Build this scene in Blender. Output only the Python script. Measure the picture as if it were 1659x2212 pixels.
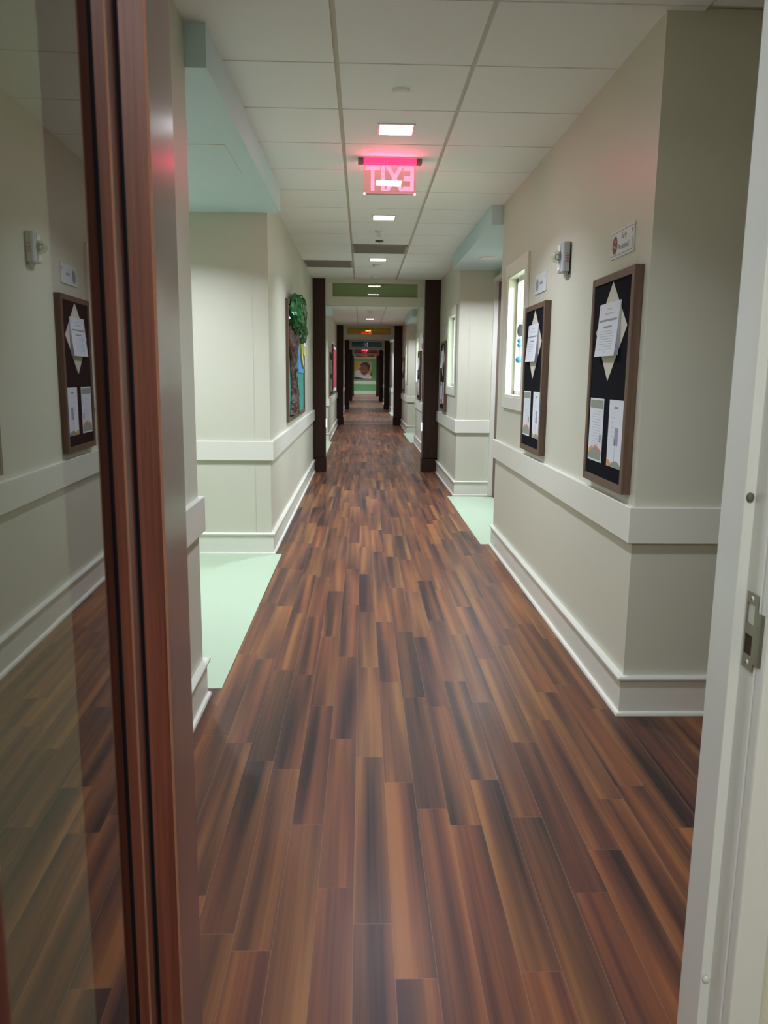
import bpy, bmesh, math, random
from mathutils import Vector, Matrix
random.seed(7)
for o in list(bpy.data.objects): bpy.data.objects.remove(o)
SC = bpy.context.scene
COL = SC.collection

# ------------------------------------------------------------------ camera
F_PX, W_PX, H_PX = 1698.66, 1659, 2212
PITCH, YAW, ROLL = 0.173478, 0.029101, 0.0108644
fw = Vector((math.sin(YAW)*math.cos(PITCH), math.cos(YAW)*math.cos(PITCH), -math.sin(PITCH)))
r0 = Vector((math.cos(YAW), -math.sin(YAW), 0)); u0 = r0.cross(fw)
rr = r0*math.cos(ROLL) + u0*math.sin(ROLL)
uu = -r0*math.sin(ROLL) + u0*math.cos(ROLL)
cd = bpy.data.cameras.new('camera'); cam = bpy.data.objects.new('camera', cd); COL.objects.link(cam)
m = Matrix((rr, uu, -fw)).transposed().to_4x4(); m.translation = Vector((0, 0, 1.42))
cam.matrix_world = m
cd.sensor_fit = 'VERTICAL'; cd.sensor_height = 24.0; cd.lens = F_PX/H_PX*24.0
cd.clip_start = 0.02; cd.clip_end = 200
cd.dof.use_dof = True; cd.dof.focus_distance = 4.6; cd.dof.aperture_fstop = 8.0
SC.camera = cam

# ------------------------------------------------------------------ view, world, light levels
SC.view_settings.view_transform = 'Standard'; SC.view_settings.look = 'None'
SC.view_settings.gamma = 1.0; SC.view_settings.use_curve_mapping = False
SC.view_settings.exposure = 0.0
SC.cycles.max_bounces = 14; SC.cycles.diffuse_bounces = 8; SC.cycles.glossy_bounces = 6
SC.cycles.transparent_max_bounces = 16; SC.cycles.transmission_bounces = 8
SC.cycles.sample_clamp_indirect = 6.0
SC.cycles.caustics_reflective = False; SC.cycles.caustics_refractive = False
SC.cycles.use_denoising = True
wd = bpy.data.worlds.new('world'); SC.world = wd; wd.use_nodes = True
wd.node_tree.nodes['Background'].inputs[0].default_value = (0.02, 0.02, 0.02, 1)
CORRIDOR_W, ALCOVE_W, ROOM_W, LOBBY_W = 20.5, 34.0, 200.0, 52.0
CORRIDOR_C, ALCOVE_C, ROOM_C = (0.90, 1.0, 1.15), (0.92, 1.0, 1.10), (0.92, 1.0, 1.08)

def area_light(name, loc, size, watts, color, spread=180, parent=None, size_y=None):
    ld = bpy.data.lights.new(name, 'AREA'); ld.energy = watts; ld.color = color
    ld.shape = 'RECTANGLE'; ld.size = size; ld.size_y = size_y or size
    ld.spread = math.radians(spread)
    o = bpy.data.objects.new(name, ld); COL.objects.link(o); o.location = loc
    if parent: o.parent = parent
    return o

# ------------------------------------------------------------------ materials
def srgb(r, g, b):
    f = lambda c: (c/255)/12.92 if c/255 <= 0.04045 else (((c/255)+0.055)/1.055)**2.4
    return (f(r), f(g), f(b), 1.0)

def new_mat(name):
    mt = bpy.data.materials.new(name); mt.use_nodes = True
    nt = mt.node_tree; return mt, nt, nt.nodes, nt.links, nt.nodes['Principled BSDF']

def mat(name, col, rough=0.5, metal=0.0, spec=0.5, var=0.04, bump=0.0, scale=40.0, coat=0.0):
    mt, nt, N, L, B = new_mat(name)
    B.inputs['Roughness'].default_value = rough; B.inputs['Metallic'].default_value = metal
    B.inputs['Specular IOR Level'].default_value = spec; B.inputs['Coat Weight'].default_value = coat
    tc = N.new('ShaderNodeTexCoord'); nz = N.new('ShaderNodeTexNoise')
    nz.inputs['Scale'].default_value = scale; nz.inputs['Detail'].default_value = 3
    L.new(tc.outputs['Object'], nz.inputs['Vector'])
    mx = N.new('ShaderNodeMix'); mx.data_type = 'RGBA'
    mx.inputs[6].default_value = tuple(c*(1-var) for c in col[:3])+(1,)
    mx.inputs[7].default_value = tuple(min(1, c*(1+var)) for c in col[:3])+(1,)
    L.new(nz.outputs['Fac'], mx.inputs[0]); L.new(mx.outputs[2], B.inputs['Base Color'])
    if bump:
        bp = N.new('ShaderNodeBump'); bp.inputs['Strength'].default_value = bump
        bp.inputs['Distance'].default_value = 0.002
        L.new(nz.outputs['Fac'], bp.inputs['Height']); L.new(bp.outputs[0], B.inputs['Normal'])
    return mt

def emit(name, col, strength):
    mt, nt, N, L, B = new_mat(name)
    B.inputs['Base Color'].default_value = col
    B.inputs['Emission Color'].default_value = col; B.inputs['Emission Strength'].default_value = strength
    return mt

def glass(name, tint, ior=1.5, gloss=1.0, diffuse=None, dfac=0.0, glow=None):
    """thin clear pane: fresnel reflection over tinted transparency (and an optional milky part)"""
    mt, nt, N, L, B = new_mat(name); N.remove(B)
    out = [n for n in N if n.type == 'OUTPUT_MATERIAL'][0]
    tr = N.new('ShaderNodeBsdfTransparent'); tr.inputs[0].default_value = tint
    gl = N.new('ShaderNodeBsdfGlossy'); gl.inputs['Roughness'].default_value = 0.01
    gl.inputs[0].default_value = (gloss, gloss, gloss, 1)
    fr = N.new('ShaderNodeFresnel'); fr.inputs[0].default_value = ior
    mx = N.new('ShaderNodeMixShader')
    # only the outer faces of the pane mirror (a straight-through ray would meet the inner ones past their critical angle)
    ge = N.new('ShaderNodeNewGeometry'); sub = N.new('ShaderNodeMath'); sub.operation = 'SUBTRACT'; sub.inputs[0].default_value = 1.0
    L.new(ge.outputs['Backfacing'], sub.inputs[1]); mu = N.new('ShaderNodeMath'); mu.operation = 'MULTIPLY'
    L.new(fr.outputs[0], mu.inputs[0]); L.new(sub.outputs[0], mu.inputs[1]); L.new(mu.outputs[0], mx.inputs[0])
    base = tr
    if diffuse:
        df = N.new('ShaderNodeBsdfDiffuse'); df.inputs[0].default_value = diffuse
        m2 = N.new('ShaderNodeMixShader'); m2.inputs[0].default_value = dfac
        L.new(tr.outputs[0], m2.inputs[1]); L.new(df.outputs[0], m2.inputs[2]); base = m2
    if glow:
        em = N.new('ShaderNodeEmission'); em.inputs[0].default_value = glow[0]; em.inputs[1].default_value = glow[1]
        ad = N.new('ShaderNodeAddShader'); L.new(base.outputs[0], ad.inputs[0]); L.new(em.outputs[0], ad.inputs[1]); base = ad
    L.new(base.outputs[0], mx.inputs[1]); L.new(gl.outputs[0], mx.inputs[2])
    L.new(mx.outputs[0], out.inputs['Surface'])
    return mt

def wood(name, dark, light, rough=0.4, axis='Z', scale=60.0, coat=0.0, spec=0.5):
    mt, nt, N, L, B = new_mat(name)
    tc = N.new('ShaderNodeTexCoord'); mp = N.new('ShaderNodeMapping')
    s = {'X': (2, scale, scale), 'Y': (scale, 2, scale), 'Z': (scale, scale, 2)}[axis]
    mp.inputs['Scale'].default_value = s
    nz = N.new('ShaderNodeTexNoise'); nz.inputs['Scale'].default_value = 1.0
    nz.inputs['Detail'].default_value = 5; nz.inputs['Roughness'].default_value = 0.65
    L.new(tc.outputs['Object'], mp.inputs[0]); L.new(mp.outputs[0], nz.inputs['Vector'])
    cr = N.new('ShaderNodeValToRGB'); cr.color_ramp.elements[0].position = 0.3; cr.color_ramp.elements[1].position = 0.72
    cr.color_ramp.elements[0].color = dark; cr.color_ramp.elements[1].color = light
    L.new(nz.outputs['Fac'], cr.inputs[0]); L.new(cr.outputs[0], B.inputs['Base Color'])
    B.inputs['Roughness'].default_value = rough; B.inputs['Coat Weight'].default_value = coat
    B.inputs['Coat Roughness'].default_value = 0.15; B.inputs['Specular IOR Level'].default_value = spec
    return mt

def plank_floor():
    mt, nt, N, L, B = new_mat('vinyl_wood_planks')
    def val(op, a, b=None, clamp=False):
        n = N.new('ShaderNodeMath'); n.operation = op; n.use_clamp = clamp
        for i, x in enumerate((a, b)):
            if x is None: continue
            if isinstance(x, (int, float)): n.inputs[i].default_value = x
            else: L.new(x, n.inputs[i])
        return n.outputs[0]
    tc = N.new('ShaderNodeTexCoord'); sp = N.new('ShaderNodeSeparateXYZ'); L.new(tc.outputs['Object'], sp.inputs[0])
    PW, PL = 0.1016, 0.914
    u = val('DIVIDE', val('ADD', sp.outputs[0], 20.03), PW); col = val('FLOOR', u); fu = val('FRACT', u)
    w1 = N.new('ShaderNodeTexWhiteNoise'); w1.noise_dimensions = '1D'; L.new(col, w1.inputs['W'])
    v = val('ADD', val('DIVIDE', val('ADD', sp.outputs[1], 20.0), PL), w1.outputs['Value'])
    row = val('FLOOR', v); fv = val('FRACT', v)
    cmb = N.new('ShaderNodeCombineXYZ'); L.new(col, cmb.inputs[0]); L.new(row, cmb.inputs[1])
    w2 = N.new('ShaderNodeTexWhiteNoise'); w2.noise_dimensions = '2D'; L.new(cmb.outputs[0], w2.inputs['Vector'])
    rnd = w2.outputs['Value']
    # grain coordinates: a broad dark-to-light sweep over the width of each board plus fine streaks
    def grain(sx, sy, off, detail):
        c = N.new('ShaderNodeCombineXYZ')
        L.new(val('MULTIPLY', sp.outputs[0], sx), c.inputs[0])
        L.new(val('MULTIPLY', sp.outputs[1], sy), c.inputs[1])
        L.new(val('MULTIPLY', rnd, off), c.inputs[2])
        n = N.new('ShaderNodeTexNoise'); n.inputs['Scale'].default_value = 1.0
        n.inputs['Detail'].default_value = detail; n.inputs['Roughness'].default_value = 0.55
        L.new(c.outputs[0], n.inputs['Vector']); return n.outputs['Fac']
    broad = grain(15.0, 0.5, 173.0, 1.0)
    fine = grain(95.0, 1.3, 91.0, 4.0)
    hue = grain(9.0, 0.4, 311.0, 0.0)
    f = val('ADD', val('MULTIPLY', broad, 0.80), val('MULTIPLY', fine, 0.20))
    cr = N.new('ShaderNodeValToRGB'); e = cr.color_ramp.elements
    e[0].position = 0.33; e[0].color = FL_DARK; e[1].position = 0.68; e[1].color = FL_LIGHT
    k = e.new(0.45); k.color = FL_MID; k = e.new(0.56); k.color = FL_WARM
    L.new(f, cr.inputs[0])
    # reddish boards here, olive ones there
    hm = N.new('ShaderNodeMix'); hm.data_type = 'RGBA'; hm.blend_type = 'MULTIPLY'; hm.inputs[0].default_value = 1.0
    hr = N.new('ShaderNodeValToRGB'); hr.color_ramp.elements[0].color = (1.03, 0.95, 0.96, 1); hr.color_ramp.elements[1].color = (0.95, 1.04, 0.98, 1)
    hr.color_ramp.elements[0].position = 0.35; hr.color_ramp.elements[1].position = 0.65
    L.new(hue, hr.inputs[0]); L.new(cr.outputs[0], hm.inputs[6]); L.new(hr.outputs[0], hm.inputs[7])
    # thin seams
    du = val('MULTIPLY', val('MINIMUM', fu, val('SUBTRACT', 1.0, fu)), PW)
    dv = val('MULTIPLY', val('MINIMUM', fv, val('SUBTRACT', 1.0, fv)), PL)
    seam = val('LESS_THAN', val('MINIMUM', du, dv), 0.0009)
    sm = N.new('ShaderNodeMix'); sm.data_type = 'RGBA'; L.new(val('MULTIPLY', seam, 0.45), sm.inputs[0])
    L.new(hm.outputs[2], sm.inputs[6]); sm.inputs[7].default_value = FL_SEAM
    L.new(sm.outputs[2], B.inputs['Base Color'])
    n3 = N.new('ShaderNodeTexNoise'); n3.inputs['Scale'].default_value = 3.0; n3.inputs['Detail'].default_value = 4
    L.new(tc.outputs['Object'], n3.inputs['Vector'])
    mr = N.new('ShaderNodeMapRange'); mr.inputs[3].default_value = 0.30; mr.inputs[4].default_value = 0.42
    L.new(n3.outputs['Fac'], mr.inputs[0]); L.new(mr.outputs[0], B.inputs['Roughness'])
    B.inputs['Specular IOR Level'].default_value = 0.22
    return mt
FL_DARK, FL_MID, FL_WARM, FL_LIGHT = srgb(52, 38, 37), srgb(88, 57, 47), srgb(115, 73, 51), srgb(142, 95, 59)
FL_SEAM = srgb(140, 112, 96)

M = dict(
    wall=mat('beige_wall_paint', srgb(201, 200, 184), 0.42, bump=0.05, scale=160, var=0.015),
    trim=mat('cream_trim_paint', srgb(218, 217, 207), 0.35, var=0.01),
    tile=mat('ceiling_tile', srgb(238, 241, 241), 0.85, bump=0.25, scale=420, var=0.03, spec=0.2),
    tbar=mat('ceiling_t_bar', srgb(205, 200, 187), 0.5, var=0.02),
    mint=mat('mint_paint', srgb(194, 222, 226), 0.5, var=0.01),
    green_floor=mat('pale_green_linoleum', srgb(174, 193, 168), 0.4, var=0.02, scale=25),
    end_green=mat('green_wall_paint', srgb(112, 172, 112), 0.5, var=0.01),
    floor=plank_floor(),
    mahogany_gloss=wood('varnished_mahogany', srgb(72, 36, 30), srgb(114, 64, 52), 0.2, scale=90, coat=0.35),
    espresso=wood('espresso_wood', srgb(42, 25, 21), srgb(62, 38, 30), 0.4, spec=0.28),
    mahogany=wood('mahogany_door_wood', srgb(72, 36, 30), srgb(114, 64, 52), 0.34, scale=90, coat=0.0, spec=0.22),
    mahogany_edge=mat('worn_highlit_arris', srgb(150, 104, 84), 0.4, var=0.25, scale=60),  # worn arris, with the edge highlight painted into its pale colour
    frame_wood=wood('walnut_frame_wood', srgb(82, 62, 50), srgb(112, 86, 68), 0.45, scale=70),
    felt=mat('black_felt', srgb(20, 21, 28), 0.95, spec=0.1, var=0.2, scale=300),
    paper=mat('white_paper', srgb(214, 218, 226), 0.7, var=0.01),
    cream_paper=mat('cream_paper', srgb(203, 199, 184), 0.7, var=0.02),
    ink=mat('grey_print', srgb(176, 180, 190), 0.7), ink_dark=mat('dark_print', srgb(138, 143, 152), 0.7),
    olive=mat('grey_green_print', srgb(142, 150, 138), 0.7), orange=mat('orange_print', srgb(214, 150, 96), 0.7),
    rose=mat('rose_print', srgb(196, 130, 120), 0.7), lilac=mat('lilac_print', srgb(150, 150, 172), 0.7),
    maroon=mat('maroon_print', srgb(120, 72, 88), 0.6), brown_print=mat('brown_print', srgb(122, 74, 58), 0.6),
    sign_text=mat('sign_lettering', srgb(118, 132, 136), 0.6),
    sign=mat('white_sign_plastic', srgb(212, 215, 222), 0.35, var=0.005),
    grey_plastic=mat('grey_plastic', srgb(178, 182, 186), 0.4), dark_plastic=mat('dark_plastic', srgb(60, 62, 60), 0.5),
    red_text=mat('red_lettering', srgb(178, 50, 70), 0.5),
    lens=glass('clear_lens', (0.92, 0.94, 0.9, 1), 1.5, diffuse=srgb(200, 205, 190), dfac=0.25),
    window_glass=glass('window_glass', (0.96, 0.99, 0.97, 1), 1.35),
    door_glass=glass('door_glass', (0.36, 0.37, 0.33, 1), 2.6),
    jamb=mat('white_metal_frame_paint', srgb(205, 206, 205), 0.28, var=0.01),
    steel=mat('worn_steel', srgb(150, 146, 134), 0.35, metal=0.9, var=0.12, scale=60),
    hole=mat('dark_hole', srgb(60, 42, 34), 0.8), rubber=mat('grey_rubber', srgb(88, 88, 84), 0.6),
    silencer_white=mat('painted_rubber', srgb(196, 196, 190), 0.4),
    alu=mat('aluminium', srgb(205, 203, 196), 0.4, metal=0.35),
    vent=mat('vent_metal', srgb(150, 146, 136), 0.5), vent_dark=mat('vent_dark', srgb(96, 94, 88), 0.8),
    light_trim=mat('light_trim', srgb(222, 222, 224), 0.4),
    lamp=emit('lamp_diffuser', (0.97, 0.98, 1.0, 1), 22.0),
    room_lamp=emit('panel_lamp', (0.98, 1.0, 0.92, 1), 3.0),
    exit_glow=emit('exit_red_glow', (1.0, 0.05, 0.20, 1), 1.1), exit_letter=emit('exit_letter', (1.0, 0.32, 0.46, 1), 1.9),
    exit_corner=emit('exit_corner_glow', (1.0, 0.45, 0.6, 1), 3.0),
    exit_far=emit('exit_far_glow', (1.0, 0.05, 0.12, 1), 5.0),
    exit_panel=glass('red_tinted_acrylic', (1.0, 0.80, 0.82, 1), 1.5, glow=((1.0, 0.10, 0.16, 1), 0.14)),
    exit_bar=mat('exit_canopy', srgb(150, 110, 108), 0.4), red_led=emit('red_indicator', (1.0, 0.03, 0.08, 1), 6.0),
    plate_glow=emit('bright_plate_lens', (0.75, 0.9, 1.0, 1), 2.0),
    t_green=glass('green_transom_glass', (0.60, 0.72, 0.46, 1), 1.5, diffuse=srgb(146, 164, 114), dfac=0.55),
    t_yellow=glass('yellow_transom_glass', (0.78, 0.60, 0.12, 1), 1.5, diffuse=srgb(176, 146, 40), dfac=0.45),
    t_blue=glass('blue_transom_glass', (0.16, 0.38, 0.46, 1), 1.5, diffuse=srgb(52, 96, 116), dfac=0.6),
    t_red=glass('rose_transom_glass', (0.72, 0.30, 0.26, 1), 1.5, diffuse=srgb(150, 84, 76), dfac=0.6),
    teal=mat('teal_fabric', srgb(52, 138, 124), 0.8, var=0.05, scale=200),
    kraft=mat('crumpled_brown_paper', srgb(70, 47, 38), 0.42, var=0.15, scale=30, bump=0.8, spec=0.4),
    foil=mat('green_cellophane', srgb(12, 92, 34), 0.30, var=0.3, scale=30, spec=0.5),
    blue_card=mat('blue_card', srgb(74, 150, 214), 0.6), yellow_card=mat('yellow_card', srgb(226, 214, 100), 0.6),
    white_card=mat('white_card', srgb(225, 228, 230), 0.6),
    pink_paper=mat('raspberry_paper', srgb(198, 62, 92), 0.6), red_paper=mat('red_paper', srgb(205, 52, 66), 0.5),
    blue_bead=mat('blue_plastic', srgb(70, 150, 215), 0.3), silver=mat('silver_foil', srgb(170, 172, 180), 0.25, metal=0.7),
    string=mat('string', srgb(190, 195, 205), 0.6),
    skin=mat('skin_print', srgb(138, 88, 78), 0.6), hair=mat('hair_print', srgb(72, 54, 56), 0.6, var=0.2),
    face_dark=mat('face_dark_print', srgb(92, 56, 54), 0.6), face_light=mat('face_light_print', srgb(176, 122, 112), 0.6),
    photo_orange=mat('orange_photo_print', srgb(222, 152, 76), 0.6), photo_tan=mat('tan_photo_print', srgb(196, 170, 150), 0.6),
    shirt=mat('shirt_print', srgb(222, 216, 226), 0.6), photo_dark=mat('dark_photo_print', srgb(90, 76, 70), 0.6),
    far_floor=mat('room_floor', srgb(190, 190, 170), 0.5), room_wall=mat('classroom_paint', srgb(226, 232, 222), 0.6),
    far_board=mat('mixed_paper', srgb(150, 140, 130), 0.7, var=0.6, scale=12),
)

# ------------------------------------------------------------------ mesh builder
class MB:
    def __init__(s): s.v = []; s.f = []; s.m = []; s.mats = []; s.smooth = []
    def mi(s, mt):
        if mt not in s.mats: s.mats.append(mt)
        return s.mats.index(mt)
    def add(s, vs, fs, mt, smooth=False):
        b = len(s.v); s.v += [tuple(p) for p in vs]
        k = s.mi(mt)
        for f in fs: s.f.append([b+i for i in f]); s.m.append(k); s.smooth.append(smooth)
        return s
    def box(s, a, b, mt):
        x0, y0, z0 = [min(p, q) for p, q in zip(a, b)]; x1, y1, z1 = [max(p, q) for p, q in zip(a, b)]
        vs = [(x0,y0,z0),(x1,y0,z0),(x1,y1,z0),(x0,y1,z0),(x0,y0,z1),(x1,y0,z1),(x1,y1,z1),(x0,y1,z1)]
        return s.add(vs, [(0,3,2,1),(4,5,6,7),(0,1,5,4),(1,2,6,5),(2,3,7,6),(3,0,4,7)], mt)
    def prism(s, pts, h0, h1, mt, fn=lambda u, v, h: (u, v, h)):
        """polygon pts (u,v) extruded from h0 to h1; fn maps (u,v,h) to xyz"""
        n = len(pts)
        vs = [fn(u, v, h0) for u, v in pts] + [fn(u, v, h1) for u, v in pts]
        fs = [tuple(range(n)), tuple(range(2*n-1, n-1, -1))] + [(i, i+n, (i+1) % n + n, (i+1) % n) for i in range(n)]
        return s.add(vs, fs, mt)
    def lathe(s, prof, mt, fn=lambda x, y, z: (x, y, z), seg=28):
        """profile [(r,h)] turned about the local z axis"""
        vs = []; fs = []; n = len(prof)
        for k in range(seg):
            a = 2*math.pi*k/seg
            for r, h in prof: vs.append(fn(r*math.cos(a), r*math.sin(a), h))
        for k in range(seg):
            for i in range(n-1):
                fs.append((k*n+i, ((k+1) % seg)*n+i, ((k+1) % seg)*n+i+1, k*n+i+1))
        fs.append(tuple(k*n+n-1 for k in range(seg))); fs.append(tuple(k*n for k in reversed(range(seg))))
        return s.add(vs, fs, mt, True)
    def tube(s, pts, r, mt, seg=8):
        pts = [Vector(p) for p in pts]; vs = []; fs = []
        for i, p in enumerate(pts):
            d = (pts[min(i+1, len(pts)-1)] - pts[max(i-1, 0)]).normalized()
            a = d.orthogonal().normalized(); b = d.cross(a)
            for k in range(seg):
                t = 2*math.pi*k/seg; vs.append(p + a*r*math.cos(t) + b*r*math.sin(t))
        for i in range(len(pts)-1):
            for k in range(seg): fs.append((i*seg+k, i*seg+(k+1) % seg, (i+1)*seg+(k+1) % seg, (i+1)*seg+k))
        fs.append(tuple(reversed(range(seg)))); fs.append(tuple((len(pts)-1)*seg+k for k in range(seg)))
        return s.add(vs, fs, mt, True)
    def build(s, name, parent=None, bevel=0.0, origin=None):
        me = bpy.data.meshes.new(name); 
        o0 = Vector(origin) if origin else Vector((0, 0, 0))
        me.from_pydata([Vector(p)-o0 for p in s.v], [], s.f)
        for mt in s.mats: me.materials.append(mt)
        for p, k, sm in zip(me.polygons, s.m, s.smooth): p.material_index = k; p.use_smooth = sm
        bm = bmesh.new(); bm.from_mesh(me); bmesh.ops.recalc_face_normals(bm, faces=bm.faces); bm.to_mesh(me); bm.free()
        o = bpy.data.objects.new(name, me); COL.objects.link(o); o.location = o0
        if parent:
            o.parent = parent; o.location = o0 - parent.location if not parent.parent else o0
        if bevel:
            b = o.modifiers.new('bevel', 'BEVEL'); b.width = bevel; b.segments = 2; b.limit_method = 'ANGLE'
        return o

def tag(o, label, cat, group=None, kind=None):
    o['label'] = label; o['category'] = cat
    if group: o['group'] = group
    if kind: o['kind'] = kind
    return o
def struct(o): o['kind'] = 'structure'; return o
def thing(name, label, cat, loc, group=None):
    o = bpy.data.objects.new(name, None); COL.objects.link(o); o.location = loc; o.empty_display_size = 0.1
    return tag(o, label, cat, group)
def dup(root, delta, label, group=None):
    """a copy of a thing with copies of its parts and sub-parts"""
    r = root.copy(); COL.objects.link(r); r.location = root.location + Vector(delta); r['label'] = label
    if group: r['group'] = group
    for ch in list(root.children):
        c = ch.copy(); COL.objects.link(c); c.parent = r
        for g in list(ch.children):
            d = g.copy(); COL.objects.link(d); d.parent = c
    return r
def text_mesh(mb, body, size, mt, fn, extrude=0.0008, align='CENTER', bold=0.0, xs=1.0):
    """lettering as geometry; fn maps local (x, y, z) to world"""
    cu = bpy.data.curves.new('txt', 'FONT'); cu.body = body; cu.size = size; cu.extrude = extrude
    cu.align_x = align; cu.align_y = 'CENTER'; cu.resolution_u = 3; cu.offset = bold
    to = bpy.data.objects.new('txt', cu); COL.objects.link(to)
    bpy.context.view_layer.update()
    me = bpy.data.meshes.new_from_object(to.evaluated_get(bpy.context.evaluated_depsgraph_get()))
    mb.add([fn(v.co.x*xs, v.co.y, v.co.z) for v in me.vertices], [tuple(p.vertices) for p in me.polygons], mt)
    bpy.data.objects.remove(to); bpy.data.curves.remove(cu); bpy.data.meshes.remove(me)
    return mb

# ------------------------------------------------------------------ setting: floor, ceiling, walls
ZC = 2.748
XL, XR = -0.71, 1.113           # corridor wall faces
Y_END = 56.1
PORT = [11.55, 22.4, 32.4, 42.4, 51.0]
PD = 0.24                        # depth of a portal

b = MB(); b.box((-1.4, -2.1, -0.06), (3.4, Y_END+0.1, 0.0), M['floor']); struct(b.build('floor'))

def green_floor(x0, x1, y0, y1):
    b = MB(); b.box((x0, y0, -0.02), (x1, y1, 0.002), M['green_floor']); struct(b.build('floor'))

# ceiling: plenum slab, dropped tegular tiles, T-bars
X_T = [XL-0.11, -0.119, 0.478, 1.25]
b = MB(); b.box((-1.4, -2.1, ZC+0.012), (3.4, Y_END+0.1, ZC+0.06), M['tbar'])
def tile_ok(y): return True
k0 = int((1.0-3.70)/0.605) - 1
k = k0
VENTS = {(8, 1): 1, (10, 0): 1}
while 3.70 + 0.605*k < Y_END:
    ya, yb = 3.70+0.605*k+0.006, 3.70+0.605*(k+1)-0.006
    cols = [(X_T[0], X_T[1]-0.011), (X_T[1]+0.011, X_T[2]-0.011), (X_T[2]+0.011, X_T[3])]
    if yb < 3.2: cols += [(1.262, 1.85), (1.862, 2.6)]
    for ci, (xa, xb) in enumerate(cols):
        if (k, ci) in VENTS or ya < 1.0: continue
        b.box((xa, ya, ZC), (xb, min(yb, Y_END), ZC+0.014), M['tile'])
    k += 1
b.box((-1.4, -2.1, ZC), (3.4, 0.9, ZC+0.014), M['tile'])
struct(b.build('ceiling'))

def wall_box(name, a, c, mt=None):
    b = MB(); b.box(a, c, mt or M['wall']); return struct(b.build(name))

def path_profile(name, path, prof, side, mt, close_ends=True, bevel=0.0):
    """sweep profile [(offset outwards, z)] along a plan path with mitred corners; side=+1 left of travel"""
    P = [Vector(p) for p in path]; n = len(P); dirs = [(P[i+1]-P[i]).normalized() for i in range(n-1)]
    nor = [Vector((-d.y, d.x))*side for d in dirs]
    mit = []
    for i in range(n):
        if i == 0: mit.append(nor[0])
        elif i == n-1: mit.append(nor[-1])
        else:
            s = nor[i-1]+nor[i]; mit.append(s*(2.0/s.length_squared))
    vs = []; m = len(prof)
    for i in range(n):
        for o, z in prof: vs.append((P[i].x+mit[i].x*o, P[i].y+mit[i].y*o, z))
    fs = []
    for i in range(n-1):
        for j in range(m): fs.append((i*m+j, i*m+(j+1) % m, (i+1)*m+(j+1) % m, (i+1)*m+j))
    fs += [tuple(reversed(range(m))), tuple((n-1)*m+j for j in range(m))]
    b = MB(); b.add(vs, fs, mt); return struct(b.build(name, bevel=bevel))
BASE = [(-0.002, 0.0), (0.030, 0.0), (0.030, 0.006), (0.027, 0.014), (0.020, 0.018), (0.015, 0.019), (0.015, 0.150),
        (0.024, 0.156), (0.029, 0.162), (0.029, 0.170), (0.024, 0.176), (-0.002, 0.176)]
RAIL = [(-0.002, 0.748), (0.022, 0.748), (0.024, 0.751), (0.024, 0.895), (0.022, 0.898), (-0.002, 0.898)]
def skirt(side_name, path, side):
    path_profile('baseboard_'+side_name, path, BASE, side, M['trim'])
    path_profile('trim_'+side_name, path, RAIL, side, M['trim'])

TH = 0.12
def wall_with_hole(name, x0, x1, ya, yb, hole):
    """wall along y, opening (y0, y1, z0, z1)"""
    b = MB(); y0, y1, z0, z1 = hole
    b.box((x0, ya, 0), (x1, y0, ZC+0.01), M['wall']); b.box((x0, y1, 0), (x1, yb, ZC+0.01), M['wall'])
    b.box((x0, y0, 0), (x1, y1, z0), M['wall']); b.box((x0, y0, z1), (x1, y1, ZC+0.01), M['wall'])
    return struct(b.build(name))

WIN_N = [0]; DOOR_N = [0]
def make_window(y0, y1, z0, z1, x=XR):
    WIN_N[0] += 1
    r = bpy.data.objects.new('window_%d' % WIN_N[0], None); COL.objects.link(r); r.location = (x, (y0+y1)/2, z0); struct(r)
    b = MB(); c = 0.088
    for a, d in (((x-0.018, y0-c, z0-c), (x, y0, z1+c)), ((x-0.018, y1, z0-c), (x, y1+c, z1+c)),
                 ((x-0.018, y0, z1), (x, y1, z1+c)), ((x-0.018, y0, z0-c), (x, y1, z0))): b.box(a, d, M['trim'])
    b.build('window_casing', r, bevel=0.003)
    b = MB()
    for a, d in (((x-0.01, y0, z0), (x+TH, y0+0.012, z1)), ((x-0.01, y1-0.012, z0), (x+TH, y1, z1)),
                 ((x-0.01, y0, z1-0.012), (x+TH, y1, z1)), ((x-0.012, y0, z0), (x+TH, y1, z0+0.015))): b.box(a, d, M['trim'])
    b.build('window_reveal', r)
    b = MB(); s = 0.03; xs = x+0.055
    for a, d in (((xs, y0+0.012, z0), (xs+0.03, y0+0.012+s, z1)), ((xs, y1-0.012-s, z0), (xs+0.03, y1-0.012, z1)),
                 ((xs, y0, z1-0.012-s), (xs+0.03, y1, z1)), ((xs, y0, z0), (xs+0.03, y1, z0+0.015+s))): b.box(a, d, M['trim'])
    sa = b.build('window_sash', r)
    b = MB(); b.box((xs+0.012, y0+0.03, z0+0.03), (xs+0.018, y1-0.03, z1-0.03), M['window_glass']); b.build('window_pane', r)
    return r

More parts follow.
